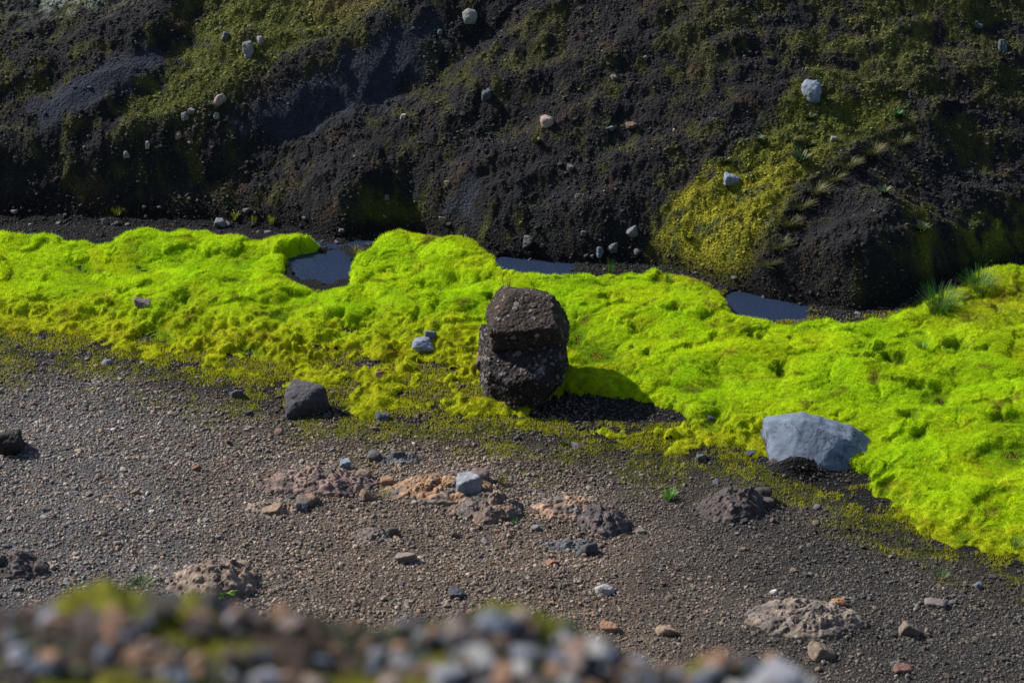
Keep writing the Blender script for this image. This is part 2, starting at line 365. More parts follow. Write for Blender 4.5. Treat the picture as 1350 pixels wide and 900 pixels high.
link('hillside', submesh('hillside', Q[isb], GV, GCf, [M_soil]), kind='structure')
# moss height on the dense part
MT, MI = moss_at(GX, GY, GZ, GA)
MT = np.where((GY > 12.4) & (GY < 23) & (np.abs(GX) < 5.49), MT, -1)
TOP = np.where(MT > 0, GZ+MT, GZ)

def bil(arr, x, y):
    i = np.clip(np.searchsorted(X, x)-1, 0, nx-2); j = np.clip(np.searchsorted(Y, y)-1, 0, ny-2)
    fx = np.clip((x-X[i])/(X[i+1]-X[i]), 0, 1); fy = np.clip((y-Y[j])/(Y[j+1]-Y[j]), 0, 1)
    if arr.ndim == 3: fx = fx[..., None]; fy = fy[..., None]
    return (arr[j, i]*(1-fx)+arr[j, i+1]*fx)*(1-fy)+(arr[j+1, i]*(1-fx)+arr[j+1, i+1]*fx)*fy
def at(px, py, top=True, tmin=8.):
    v = ray(px, py); t = np.arange(tmin, 32, .006)
    x = v[0]*t; y = v[1]*t; z = ZC+v[2]*t
    h = bil(TOP if top else GZ, x, y); k = np.argmax(z < h)
    return np.array([x[k], y[k], h[k]])
def pxsize(p): return (p[1]*ct-(p[2]-ZC)*st)/FX       # metres per photograph pixel
def normal_at(x, y, arr, e=.02):
    dx = (bil(arr, x+e, y)-bil(arr, x-e, y))/(2*e); dy = (bil(arr, x, y+e)-bil(arr, x, y-e))/(2*e)
    n = np.stack([-dx, -dy, np.ones_like(dx)], -1); return n/np.linalg.norm(n, axis=-1, keepdims=True)

# ------------------------------------------------------------------ moss
def moss_colour(x, y, I):
    n2 = fbm(x*5, y*5, 3, 140); n1 = fbm(x*1.2, y*1.4, 3, 144)
    px, py = I['px'], I['py']
    c = np.zeros(x.shape+(3,))+LIME
    c = mixc(c, C(.44,.54,.006), sm(-.0, .7, n1)*.5)
    c = mixc(c, C(.28,.49,.006), sm(.0, .8, -n1)*.5)
    yel = np.clip(I['crumb']*.9+.9*blob(px, py, 915, 358, 48, 16)+.5*blob(px, py, 600, 300, 90, 14)+.4*blob(px, py, 1300, 640, 90, 60)*sm(.1, .6, n2)+.55*blob(px, py, 1310, 400, 70, 60)+.35*sm(.25, .7, n2+n1*.4), 0, 1)
    c = mixc(c, YEL, yel)
    c = mixc(c, C(.20,.17,.03), .8*blob(px, py, 1310, 392, 75, 34)*sm(-.1, .4, fbm(x*7, y*8, 3, 148)))
    c = mixc(c, RUST, np.clip(sm(.45, .9, fbm(x*4+7, y*4, 3, 150))*(.25+.5*yel)+.45*blob(px, py, 1310, 395, 60, 30)*sm(-.2, .4, n2), 0, .8))
    c = mixc(c, C(.15,.17,.010), I['crumb']*sm(.0, .6, fbm(x*9, y*9, 3, 155))*.6)
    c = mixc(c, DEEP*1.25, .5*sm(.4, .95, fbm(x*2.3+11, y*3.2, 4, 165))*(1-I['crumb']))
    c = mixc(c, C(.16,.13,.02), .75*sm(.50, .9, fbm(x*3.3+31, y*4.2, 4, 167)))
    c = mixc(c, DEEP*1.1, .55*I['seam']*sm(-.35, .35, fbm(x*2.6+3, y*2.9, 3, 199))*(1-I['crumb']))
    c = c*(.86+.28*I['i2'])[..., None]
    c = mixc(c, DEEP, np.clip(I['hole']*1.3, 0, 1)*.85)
    return c*(1+.10*fbm(x*30, y*30, 2, 160)[..., None])
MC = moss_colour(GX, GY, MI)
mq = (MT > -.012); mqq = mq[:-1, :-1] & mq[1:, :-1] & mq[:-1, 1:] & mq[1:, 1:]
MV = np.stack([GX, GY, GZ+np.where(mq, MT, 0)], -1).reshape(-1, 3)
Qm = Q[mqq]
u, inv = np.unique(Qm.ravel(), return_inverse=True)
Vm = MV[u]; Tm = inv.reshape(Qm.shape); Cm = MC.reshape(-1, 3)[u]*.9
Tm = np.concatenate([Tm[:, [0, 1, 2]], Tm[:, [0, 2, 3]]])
def blades(P, Nn, L, W, cols, jitter=.6, lift=.3, tipc=1.15):
    n = len(P); d = Nn+rng.normal(0, jitter, (n, 3)); d[:, 2] += lift; d /= np.linalg.norm(d, axis=1)[:, None]
    r = rng.normal(0, 1, (n, 3)); s = np.cross(d, r); s /= np.linalg.norm(s, axis=1)[:, None]
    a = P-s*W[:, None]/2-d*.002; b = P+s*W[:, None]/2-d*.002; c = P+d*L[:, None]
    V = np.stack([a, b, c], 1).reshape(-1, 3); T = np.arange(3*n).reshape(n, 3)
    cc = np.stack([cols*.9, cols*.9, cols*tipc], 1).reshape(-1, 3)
    return V, T, cc
NB = 1900000
bx = rng.uniform(-5.45, 5.45, NB); by = rng.uniform(13, 22.5, NB)
th = bil(MT, bx, by); k = th > .0; bx = bx[k]; by = by[k]
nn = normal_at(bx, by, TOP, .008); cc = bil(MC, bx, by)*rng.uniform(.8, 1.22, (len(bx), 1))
cr = bil(MI['crumb'], bx, by)
P = np.stack([bx, by, bil(GZ, bx, by)+bil(MT, bx, by)], -1)
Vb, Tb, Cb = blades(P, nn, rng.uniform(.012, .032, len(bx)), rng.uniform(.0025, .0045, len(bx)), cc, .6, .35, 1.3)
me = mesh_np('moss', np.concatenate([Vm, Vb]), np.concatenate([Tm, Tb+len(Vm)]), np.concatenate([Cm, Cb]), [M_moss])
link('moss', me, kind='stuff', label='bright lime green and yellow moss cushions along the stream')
print('moss blades', len(bx))

# low moss and crust growing on the bank
NB = 700000
bx = rng.uniform(-5.45, 5.45, NB); by = rng.uniform(18, 23.1, NB)
cc = bil(GC, bx, by); g_ = cc[:, 1]; k = (bil(GA['t'], bx, by) > .02) & (g_ > .055) & (cc[:, 1] > cc[:, 2]*1.8) & (rng.random(NB) < .95)
k |= (bil(GA['t'], bx, by) > .02) & (g_ > .026) & (cc[:, 1] > cc[:, 2]*1.5) & (rng.random(NB) < .30)
bx = bx[k]; by = by[k]; cc = cc[k]*rng.uniform(.7, 1.7, (k.sum(), 1))
P = np.stack([bx, by, bil(GZ, bx, by)], -1)
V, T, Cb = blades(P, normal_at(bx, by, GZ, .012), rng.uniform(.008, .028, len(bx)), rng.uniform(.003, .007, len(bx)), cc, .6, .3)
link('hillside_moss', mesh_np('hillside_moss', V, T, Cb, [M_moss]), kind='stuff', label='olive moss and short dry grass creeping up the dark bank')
print('bank blades', len(bx))

NB = 900000
bx = rng.uniform(-5.45, 5.45, NB); by = rng.uniform(13, 18.6, NB); py_ = bil(GA['py'], bx, by); px_ = bil(GA['px'], bx, by)
q = py_-np.interp(px_, [p[0] for p in NEAR], [p[1] for p in NEAR])
k = (bil(MT, bx, by) < 0) & (bil(GA['t'], bx, by) < -.1) & (bil(GA['pool'], bx, by) < .2) & (rng.random(NB) < sm(85, -15, q)*sm(-.15, .4, fbm(bx*2.3, by*3, 3, 180)+.3*fbm(bx*14, by*14, 2, 182)+.40*sm(40, -20, q))*(sdf(px_, py_, SAND) < 3)*(sdf(px_, py_, SOIL) < 3))
bx = bx[k]; by = by[k]; m = sm(-.5, .5, fbm(bx*6, by*6, 3, 190)+.7*sm(10, -15, q[k])+rng.normal(0, .25, len(bx)))[:, None]
cc = (C(.09,.11,.012)*(1-m)+C(.34,.35,.012)*m)*rng.uniform(.6, 1.3, (len(bx), 1))
P = np.stack([bx, by, bil(GZ, bx, by)], -1)
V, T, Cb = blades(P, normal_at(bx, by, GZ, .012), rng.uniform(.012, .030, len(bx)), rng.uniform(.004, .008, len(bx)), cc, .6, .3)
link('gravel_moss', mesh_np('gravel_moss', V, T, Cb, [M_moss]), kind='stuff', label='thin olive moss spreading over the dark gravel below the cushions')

# ------------------------------------------------------------------ water
wv = []; wf = []
def patch(poly, grow=1.0):
    c = np.mean(poly, 0); pts = [on_plane(*(c+(np.array(p)-c)*grow), -.022) for p in poly]
    b = len(wv); wv.extend([(p[0], p[1], -.022) for p in pts]); wf.append(list(range(b, b+len(pts))))
for Pp in POOLS: patch(Pp[::-1], 2.3)
me = bpy.data.meshes.new('stream'); me.from_pydata(wv, [], wf); me.materials.append(M_water); me.update()
for p in me.polygons:
    if p.normal.z < 0: p.flip()
link('stream', me, kind='structure')

# ------------------------------------------------------------------ gravel
import bmesh
def ico(sub):
    bm = bmesh.new(); bmesh.ops.create_icosphere(bm, subdivisions=sub, radius=1)
    V = np.array([v.co[:] for v in bm.verts]); T = np.array([[v.index for v in f.verts] for f in bm.faces]); bm.free(); return V, T
I1 = ico(1)
def rand_rot(n):
    q = rng.normal(size=(n, 4)); q /= np.linalg.norm(q, axis=1)[:, None]; w, x, y, z = q.T
    return np.stack([1-2*(y*y+z*z), 2*(x*y-z*w), 2*(x*z+y*w), 2*(x*y+z*w), 1-2*(x*x+z*z), 2*(y*z-x*w), 2*(x*z-y*w), 2*(y*z+x*w), 1-2*(x*x+y*y)], 1).reshape(n, 3, 3)
TEMPL = [I1[0]*rng.uniform(.62, 1.12, (12, 1))*rng.uniform(.6, 1.1, (1, 3)) for _ in range(24)]
def pebbles(P, R, cols, name, sink=.25, **props):
    n = len(P); tv = np.stack(TEMPL)[rng.integers(0, 24, n)]
    V = np.einsum('nij,nkj->nki', rand_rot(n), tv)*R[:, None, None]
    V[:, :, 2] *= .8
    V = V+P[:, None, :]+np.array([0, 0, 1])*(R*(1-2*sink)*.6)[:, None, None]
    T = (np.arange(n)[:, None, None]*12+I1[1][None]).reshape(-1, 3)
    return link(name, mesh_np(name, V.reshape(-1, 3), T, np.repeat(cols, 12, 0), [M_pebble], smooth=False), **props)
PAL = np.array([[.16,.16,.165],[.10,.10,.105],[.20,.19,.18],[.17,.13,.10],[.13,.10,.08],[.07,.065,.065],[.30,.28,.26],[.19,.14,.11],[.09,.075,.07],[.14,.15,.17]])
NP = 330000
x = rng.uniform(-5.3, 5.3, NP); y = rng.uniform(11.9, 18.6, NP)
g = bil(GA['g'], x, y); th = bil(MT, x, y); px = bil(GA['px'], x, y); py = bil(GA['py'], x, y)
k = ((g > .02) | ((th < -.02) & (bil(GA['t'], x, y) < 0))) & (th < .0) & (px > -120) & (px < 1470) & (py < 960)
k &= rng.random(NP) < np.where(g > .02, .55+.45*sm(.1, .5, g), .5)
x, y, px, py, g = x[k], y[k], px[k], py[k], g[k]; n = len(x)
R = np.clip(rng.lognormal(math.log(.0074), .48, n), .0035, .030)*np.where(px > 800, .85, 1)
n1 = fbm(x*1.6, y*1.8, 3, 100)
pal = PAL[rng.integers(0, 10, n)]
tanw = sm(120, 480, px+80*n1)[:, None]; darkw = sm(700, 1050, px+70*n1-(py-700)*.6)[:, None]
cc = pal*(1+tanw*(np.array([1.0,.88,.75])-1)); cc = cc*1.12*(1+.30*fbm(x*1.9+4, y*2.4, 3, 185))[:, None]; grey_ = cc.mean(1, keepdims=True)*np.array([1.0,.98,.95]); cc = (cc*(1-.7*darkw)+grey_*.7*darkw)*(1-.52*darkw)
wet = sm(70, 0, py-np.interp(px, [p[0] for p in NEAR], [p[1] for p in NEAR])+14*n1)[:, None]; cc = cc*(1-.52*wet)
mn_ = cc.mean(0)*(1-.35*darkw)*(1-.3*wet); cc = (cc*.68+mn_*.32)*rng.uniform(.6, 1.25, (n, 1))*np.array([1.04, .985, .93])
pebbles(np.stack([x, y, bil(GZ, x, y)], -1), R, cc, 'gravel', kind='stuff', label='loose grey and brown volcanic gravel on the near slope')
print('gravel', n)
NP = 300000
x = rng.uniform(-5.4, 5.4, NP); y = rng.uniform(17.5, 23.15, NP); t = bil(GA['t'], x, y)
k = (t > -.7) & (bil(MT, x, y) < 0) & (rng.random(NP) < np.where(t < .12, 1., .30+.65*sm(-.4, .4, fbm(x*2, y*2, 3, 170)))*(1-.9*bil(GA['smooth'], x, y)))
x, y, t = x[k], y[k], t[k]; n = len(x)
R = np.clip(rng.lognormal(math.log(.0064), .55, n), .003, .03)
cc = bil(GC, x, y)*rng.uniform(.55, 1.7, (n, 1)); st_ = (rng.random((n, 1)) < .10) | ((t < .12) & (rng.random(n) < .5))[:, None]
cc = np.where(st_, PAL[rng.integers(0, 10, n)]*rng.uniform(.12, .6, (n, 1))*np.where(t < .12, .5, 1)[:, None], cc); R = np.where(st_[:, 0], R*.8, R)  # stones at the bank foot darkened likewise, wet tone plus painted bank shadow
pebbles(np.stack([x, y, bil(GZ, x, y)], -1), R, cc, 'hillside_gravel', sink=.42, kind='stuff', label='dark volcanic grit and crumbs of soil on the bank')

# ------------------------------------------------------------------ rocks
ICO = {k: ico(k) for k in (3, 4, 5, 6, 7)}
def rock_mesh(name, planes, sub, colour, seed, p=14, amp=.05, freq=2.2, pebb=0, pal=None, mottle=.25, fine=.012, material=None, tint=None, size=1.):
    """closed stone from a set of faces (normal, distance in metres)"""
    D, T = ICO[sub]; s = 0
    for nrm, h in planes:
        nrm = np.array(nrm, float); nrm /= np.linalg.norm(nrm)
        s = s+(np.maximum(D@nrm, 0)/h)**p
    r = s**(-1/p); V = D*r[:, None]; sc = np.mean([h for _, h in planes])
    q = V/sc
    r2 = 1+amp*fbm3(q*freq, 4, seed)+fine*fbm3(q*freq*6, 3, seed+20)
    V = V*r2[:, None]
    col = np.zeros_like(V)+np.array(colour); nz = fbm3(q*2.5, 4, seed+50)
    col = col*(1+mottle*nz[:, None])
    if pebb:
        for f, a in ((pebb, .5), (pebb*2.1, .4)):
            w, i = worley3(V*f, seed+int(f)); dome = np.clip(1-(w/.5)**2, 0, 1)*(i > .25)
            V = V+D*(dome*a/f)[:, None]*.32
            if pal is not None:
                pc = np.array(pal)[(i*997).astype(int) % len(pal)]
                m = ((w < .36) & (i > .45))[:, None]; col = np.where(m, pc*(.7+.6*i[:, None]), col)
    if tint: col = tint(V, col, sc)
    return mesh_np(name, V, T, np.clip(col, .003, .9), [material or M_rock])
def rand_planes(w, d, h, seed, n=11):
    r = np.random.default_rng(seed); out = []
    base = [(1,.1,.1),(-1,-.1,.1),(0,1,.1),(.1,-1,.15),(0,.1,1),(0,0,-1)]
    for b in base:
        nrm = np.array(b)+r.normal(0, .22, 3); nrm /= np.linalg.norm(nrm)
        out.append((nrm, math.sqrt((nrm[0]*w)**2+(nrm[1]*d)**2+(nrm[2]*h)**2)*r.uniform(.85, 1.)))
    for _ in range(n-6):
        nrm = r.normal(size=3); nrm /= np.linalg.norm(nrm)
        out.append((nrm, math.sqrt((nrm[0]*w)**2+(nrm[1]*d)**2+(nrm[2]*h)**2)*r.uniform(.78, .98)))
    return out
GREYP = [[.13,.12,.12],[.09,.085,.085],[.17,.16,.15],[.12,.08,.065],[.06,.055,.055]]

# the two big boulders in the middle
B = at(690, 527, top=False); bx0, by0 = B[0], B[1]
low = rock_mesh('boulder', [((-1,-.15,.08),.315),((1,-.1,.05),.345),((.1,-1,-.05),.35),((-.1,-.50,.87),.265),((-.45,-.55,.7),.36),((.5,-.4,.75),.39),((0,1,.1),.36),((0,0,1),.29),((0,0,-1),.27),((-.6,-.7,-.1),.33),((.7,-.7,-.2),.36),((-.8,-.4,.5),.39),((.75,-.35,-.55),.30),((.3,-.9,.3),.37)],
                7, (.030,.026,.025), 3, p=44, amp=.06, freq=2.6, pebb=13, pal=GREYP, material=M_lava, fine=.03)
o = link('boulder', low, label='lower of the two stacked black pebbly boulders, resting on the moss', category='boulder', group='dark boulders stacked in the moss')
o.location = (bx0-.01, by0+.14, .17); o.scale = (.95, .95, .95)
upm = rock_mesh('boulder', [((-.03,-.50,.87),.165),((.15,.3,.95),.225),((-1,-.1,-.05),.305),((.96,-.06,.34),.275),((.08,-1,-.20),.25),((-.5,-.8,.05),.34),((0,1,.1),.34),((0,-.1,-1),.19),((-.62,-.10,.78),.235),((.6,.5,.6),.32),((.2,-.55,-.8),.29),((-.8,.6,.1),.34),((.75,-.65,.1),.33)],
                7, (.044,.034,.028), 9, p=60, amp=.035, freq=2.2, pebb=16, pal=GREYP+[[.045,.035,.03]]*6, material=M_lava, fine=.022)
o = link('boulder', upm, label='upper of the two stacked boulders, brown slanting top over a dark overhang', category='boulder', group='dark boulders stacked in the moss')
o.location = (bx0+.01, by0+.26, .575); o.scale = (.94, .94, .94)
# the big blue-grey rock on the right
B = at(1080, 606, top=False)
def tint_grey(V, c, sc):
    n = fbm3(V*5, 4, 77); v = np.abs(fbm3(V*np.array([5, 3, 3])+3, 3, 79)); v2 = np.abs(fbm3(V*3+13, 3, 81))
    c = c*(1+.28*n[:, None]); c = np.where((v < .03)[:, None], c*.5, c); c = np.where((v2 < .022)[:, None], c*.55, c)
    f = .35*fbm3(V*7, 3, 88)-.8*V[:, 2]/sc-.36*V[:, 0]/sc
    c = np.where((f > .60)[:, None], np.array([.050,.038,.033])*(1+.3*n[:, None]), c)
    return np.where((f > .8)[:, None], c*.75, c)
gm = rock_mesh('boulder', [((-1,-.12,.02),.40),((.0,-.62,.78),.145),((-.7,-.7,.25),.36),((.05,-1,.0),.30),((-.22,.1,.97),.245),((.33,.05,.94),.165),((.66,-.05,.75),.235),((.90,-.10,.40),.37),((0,1,.2),.24),((0,0,-1),.24),((.50,-.75,.42),.25),((.26,-.74,.62),.175),((-.35,-.5,.8),.20)],
               6, (.100,.128,.175), 21, p=90, amp=.035, freq=2.4, tint=tint_grey, fine=.010, mottle=.10, material=M_smooth)
o = link('boulder', gm, label='large smooth blue-grey boulder at the lower edge of the green moss', category='boulder')
o.location = (B[0]-.01, B[1]+.06, .09); o.scale = (.94, .94, .94)

def stone(px, py, w, h, col, label, cat='stone', name=None, seed=None, sub=5, group=None, depth=.85, sunk=.3, amp=.06, pebb=0, material=None, squash=1.0, p=11, freq=2.1, top=True, pal=None, rot=0):
    """a stone whose visible outline is about w x h photograph px, its foot near (px, py+h/2)"""
    seed = seed or int(px*7+py); b = at(px, py+h*.42, top)
    s = pxsize(b); W = w*s/2; Dp = min(W*depth, .33*h*s/st)
    H = math.sqrt(max((.56*h*s)**2-(Dp*st)**2, (.22*h*s)**2))/ct*squash
    me = rock_mesh(name or 'stone', rand_planes(W*1.04, Dp, H, seed), sub, col, seed, p=p, amp=amp, freq=freq, pebb=pebb, pal=pal or GREYP, material=material, fine=.018)
    o = link(name or 'stone', me, label=label, category=cat)
    if group: o['group'] = group
    o.location = (b[0], b[1]+Dp*.75, b[2]+H*(1-2*sunk)*.8+ (bil(TOP if top else GZ, np.array([b[0]]), np.array([b[1]+Dp*.75]))[0]-b[2])*.8)
    o.rotation_euler = (0, 0, rot)
    return o
PALE = (.26,.26,.255); GREY = (.14,.155,.18); DARK = (.035,.034,.037); PINK = (.30,.22,.19); TAN = (.13,.10,.078); RED = (.17,.075,.045); BLUE = (.12,.15,.20); OCH = (.20,.12,.065)
HS = 'stones scattered on the dark bank'
for a in [
    (620,27,19,19,(.30,.30,.29),'pale grey rounded stone near the top centre of the dark bank'),
    (328,64,15,24,(.20,.20,.205),'upright grey stone on the green upper swath of the bank'),
    (297,48,11,12,(.12,.12,.14),'small dark grey stone just left of the upright grey stone'),
    (342,52,8,8,(.30,.28,.25),'tiny pale stone just right of the upright grey stone'),
    (291,135,17,11,PINK,'pinkish stone on the lower edge of the green swath'),
    (1070,122,27,31,(.22,.26,.33),'round pale blue-grey boulder high on the right of the bank'),
    (721,162,17,15,(.34,.27,.24),'pinkish white stone in the middle of the dark bank'),
    (965,244,21,13,(.20,.24,.30),'flat blue-grey stone on the yellow moss of the gully'),
    (531,153,7,8,(.30,.27,.24),'small pale stone on the black bank below the spur'),
    (243,155,10,9,(.16,.15,.15),'small grey stone among the stones under the green swath'),
    (235,181,10,9,(.26,.18,.15),'small reddish stone lowest in the green swath'),
    (166,206,8,9,(.24,.24,.22),'small pale grey stone left of the foot of the green swath'),
    (195,192,6,10,(.34,.32,.28),'small upright whitish stone near the foot of the green swath'),
    (285,153,8,9,(.24,.24,.22),'small light stone below the pinkish stone'),
    (252,150,9,7,(.20,.20,.21),'small flat grey stone left of the pinkish stone'),
    (696,318,12,15,(.10,.10,.105),'dark grey stone standing above the middle pool'),
    (585,293,8,10,(.20,.17,.16),'small brownish grey stone at the moss edge above the centre'),
    (833,311,17,11,(.15,.16,.18),'grey stone half buried at the foot of the bank'),
    (808,331,13,12,(.12,.12,.13),'rounded grey stone at the foot of the bank beside the moss'),
    (791,334,9,14,(.13,.14,.18),'narrow bluish stone at the foot of the bank'),
    (770,310,10,8,(.08,.08,.08),'small dark stone on the foot of the bank left of the grey half buried stone'),
    (833,170,17,8,(.14,.09,.065),'flat reddish brown stone right of the pinkish white stone'),
    (805,171,14,5,(.14,.15,.18),'thin grey slab between the pinkish white and the reddish stones'),
    (752,222,10,6,(.14,.13,.13),'small flat grey stone below the middle of the bank'),
    (642,126,15,12,(.065,.07,.085),'dark bluish stone in the rough middle of the bank'),
    (810,103,10,8,(.12,.12,.12),'small grey stone above the reddish brown stone'),
    (851,78,8,6,(.13,.14,.13),'small grey stone in the upper middle of the bank'),
    (1322,58,12,13,(.09,.11,.13),'blue-grey stone high at the right end of the bank'),
    (1290,36,12,9,(.10,.12,.13),'flat blue-grey stone at the top right of the bank'),
    (1099,183,9,7,(.24,.23,.21),'small pale stone above the grassy edge of the gully'),
    (580,43,7,8,(.14,.14,.15),'small grey stone left below the pale rounded stone'),
    (510,263,7,8,(.14,.14,.15),'small grey stone in the gravel at the foot of the bank'),
    (590,243,6,8,(.26,.24,.18),'small pale stone on the mossy spur above the centre'),
    (762,258,7,6,(.16,.15,.14),'small grey stone low in the middle of the bank'),
    ]:
    stone(*a[:4], tuple(.66*c for c in a[4]), *a[5:], group=HS, sub=4, top=False, sunk=.42, p=9 if a[0] != 1070 else 4, amp=.12, seed=5 if a[0] == 1070 else None)
for a, kw in [
    ((290,295,15,12,(.12,.125,.14),'rounded grey stone in the stream bed at the left moss edge'), {}),
    ((138,292,8,8,(.13,.13,.14),'small grey stone in the stream bed on the far left'), {}),
    ((188,400,22,12,(.13,.10,.10),'brownish stone lying on the green moss at the left'), {}),
    ((558,458,28,22,(.15,.175,.24),'blue-grey stone on yellow moss left of the stacked boulders'), {}),
    ((567,443,15,10,(.10,.11,.15),'small dark stone touching the back of the blue-grey stone'), {}),
    ((502,492,12,11,(.25,.12,.08),'small orange-pink stone on the yellow moss'), {}),
    ((633,482,12,17,(.08,.065,.07),'small brown stone against the left side of the stacked boulders'), {}),
    ((402,529,58,44,(.042,.040,.045),'angular black rock at the lower edge of the yellow moss'), dict(top=False, sub=6, sunk=.2)),
    ((505,550,20,13,(.05,.055,.065),'dark flat stone below the yellow moss'), dict(top=False)),
    ((312,520,18,14,(.06,.055,.055),'dark stone under the moss edge left of the angular black rock'), dict(top=False)),
    ((925,603,15,10,(.07,.075,.095),'flat bluish stone on the gravel left of the large blue-grey boulder'), dict(top=False)),
    ((990,598,14,8,(.05,.05,.08),'dark blue stone at the left foot of the large boulder'), dict(top=False)),
    ((760,588,10,10,(.10,.085,.095),'small purple-grey stone on gravel below the black sand'), dict(top=False)),
    ((935,552,11,9,(.05,.05,.055),'small black stone in the moss right of the black sand'), {}),
    ((8,585,38,38,(.018,.016,.018),'black rock at the left edge of the gravel'), dict(top=False, sub=6, sunk=.2)),
    ((618,643,34,26,(.17,.18,.205),'pale blue-grey rock on the orange-brown outcrop'), dict(top=False, sub=5, sunk=0)),
    ((1108,795,15,11,(.28,.13,.06),'small orange stone on the long lumpy tan outcrop'), dict(top=False, sunk=0)),
    ((1200,832,32,17,(.13,.105,.085),'tan stone right of the long lumpy tan outcrop'), dict(top=False)),
    ((535,735,28,16,(.15,.125,.11),'light brown stone on open gravel in the middle'), dict(top=False)),
    ((600,783,20,15,(.045,.050,.060),'dark grey angular stone just above the blurred ridge'), dict(top=False)),
    ((798,778,26,13,(.24,.23,.225),'pale grey flat stone right of centre above the blurred ridge'), dict(top=False)),
    ((1020,780,9,8,(.42,.41,.39),'tiny white stone above the long lumpy tan outcrop'), dict(top=False)),
    ((728,742,17,9,(.22,.105,.06),'small rusty orange stone on the gravel'), dict(top=False)),
    ((455,612,14,12,(.13,.155,.20),'blue-grey stone just above the long reddish brown outcrop'), dict(top=False)),
    ((487,655,24,10,(.19,.125,.09),'flat tan stone between the reddish and the orange-brown outcrops'), dict(top=False)),
    ((395,668,14,16,(.055,.06,.07),'dark grey stone below the long reddish brown outcrop'), dict(top=False)),
    ((355,674,26,12,(.17,.12,.08),'flat orange-tan stone below the left end of the reddish outcrop'), dict(top=False)),
    ((880,832,30,14,(.18,.13,.09),'tan stone above the right end of the blurred ridge'), dict(top=False)),
    ((803,826,24,16,(.20,.11,.07),'rusty tan stone above the blurred ridge right of the pale stone'), dict(top=False)),
    ((1085,862,40,18,(.16,.12,.09),'tan stone at the bottom edge right of the blurred ridge'), dict(top=False)),
    ((1235,795,30,13,(.11,.095,.09),'grey-brown stone in the dark gravel on the right'), dict(top=False)),
    ((1190,882,26,12,(.14,.075,.06),'reddish stone at the bottom edge on the right'), dict(top=False)),
    ((1290,772,12,10,(.10,.11,.14),'blue-grey stone at the lower right end of the moss'), dict(top=False)),
    ((140,478,12,9,(.15,.15,.165),'grey stone where the left moss thins into gravel'), dict(top=False)),
    ((845,700,14,8,(.12,.11,.10),'small grey stone right of the dark brown outcrop'), dict(top=False)),
    ]:
    stone(*a, **kw)

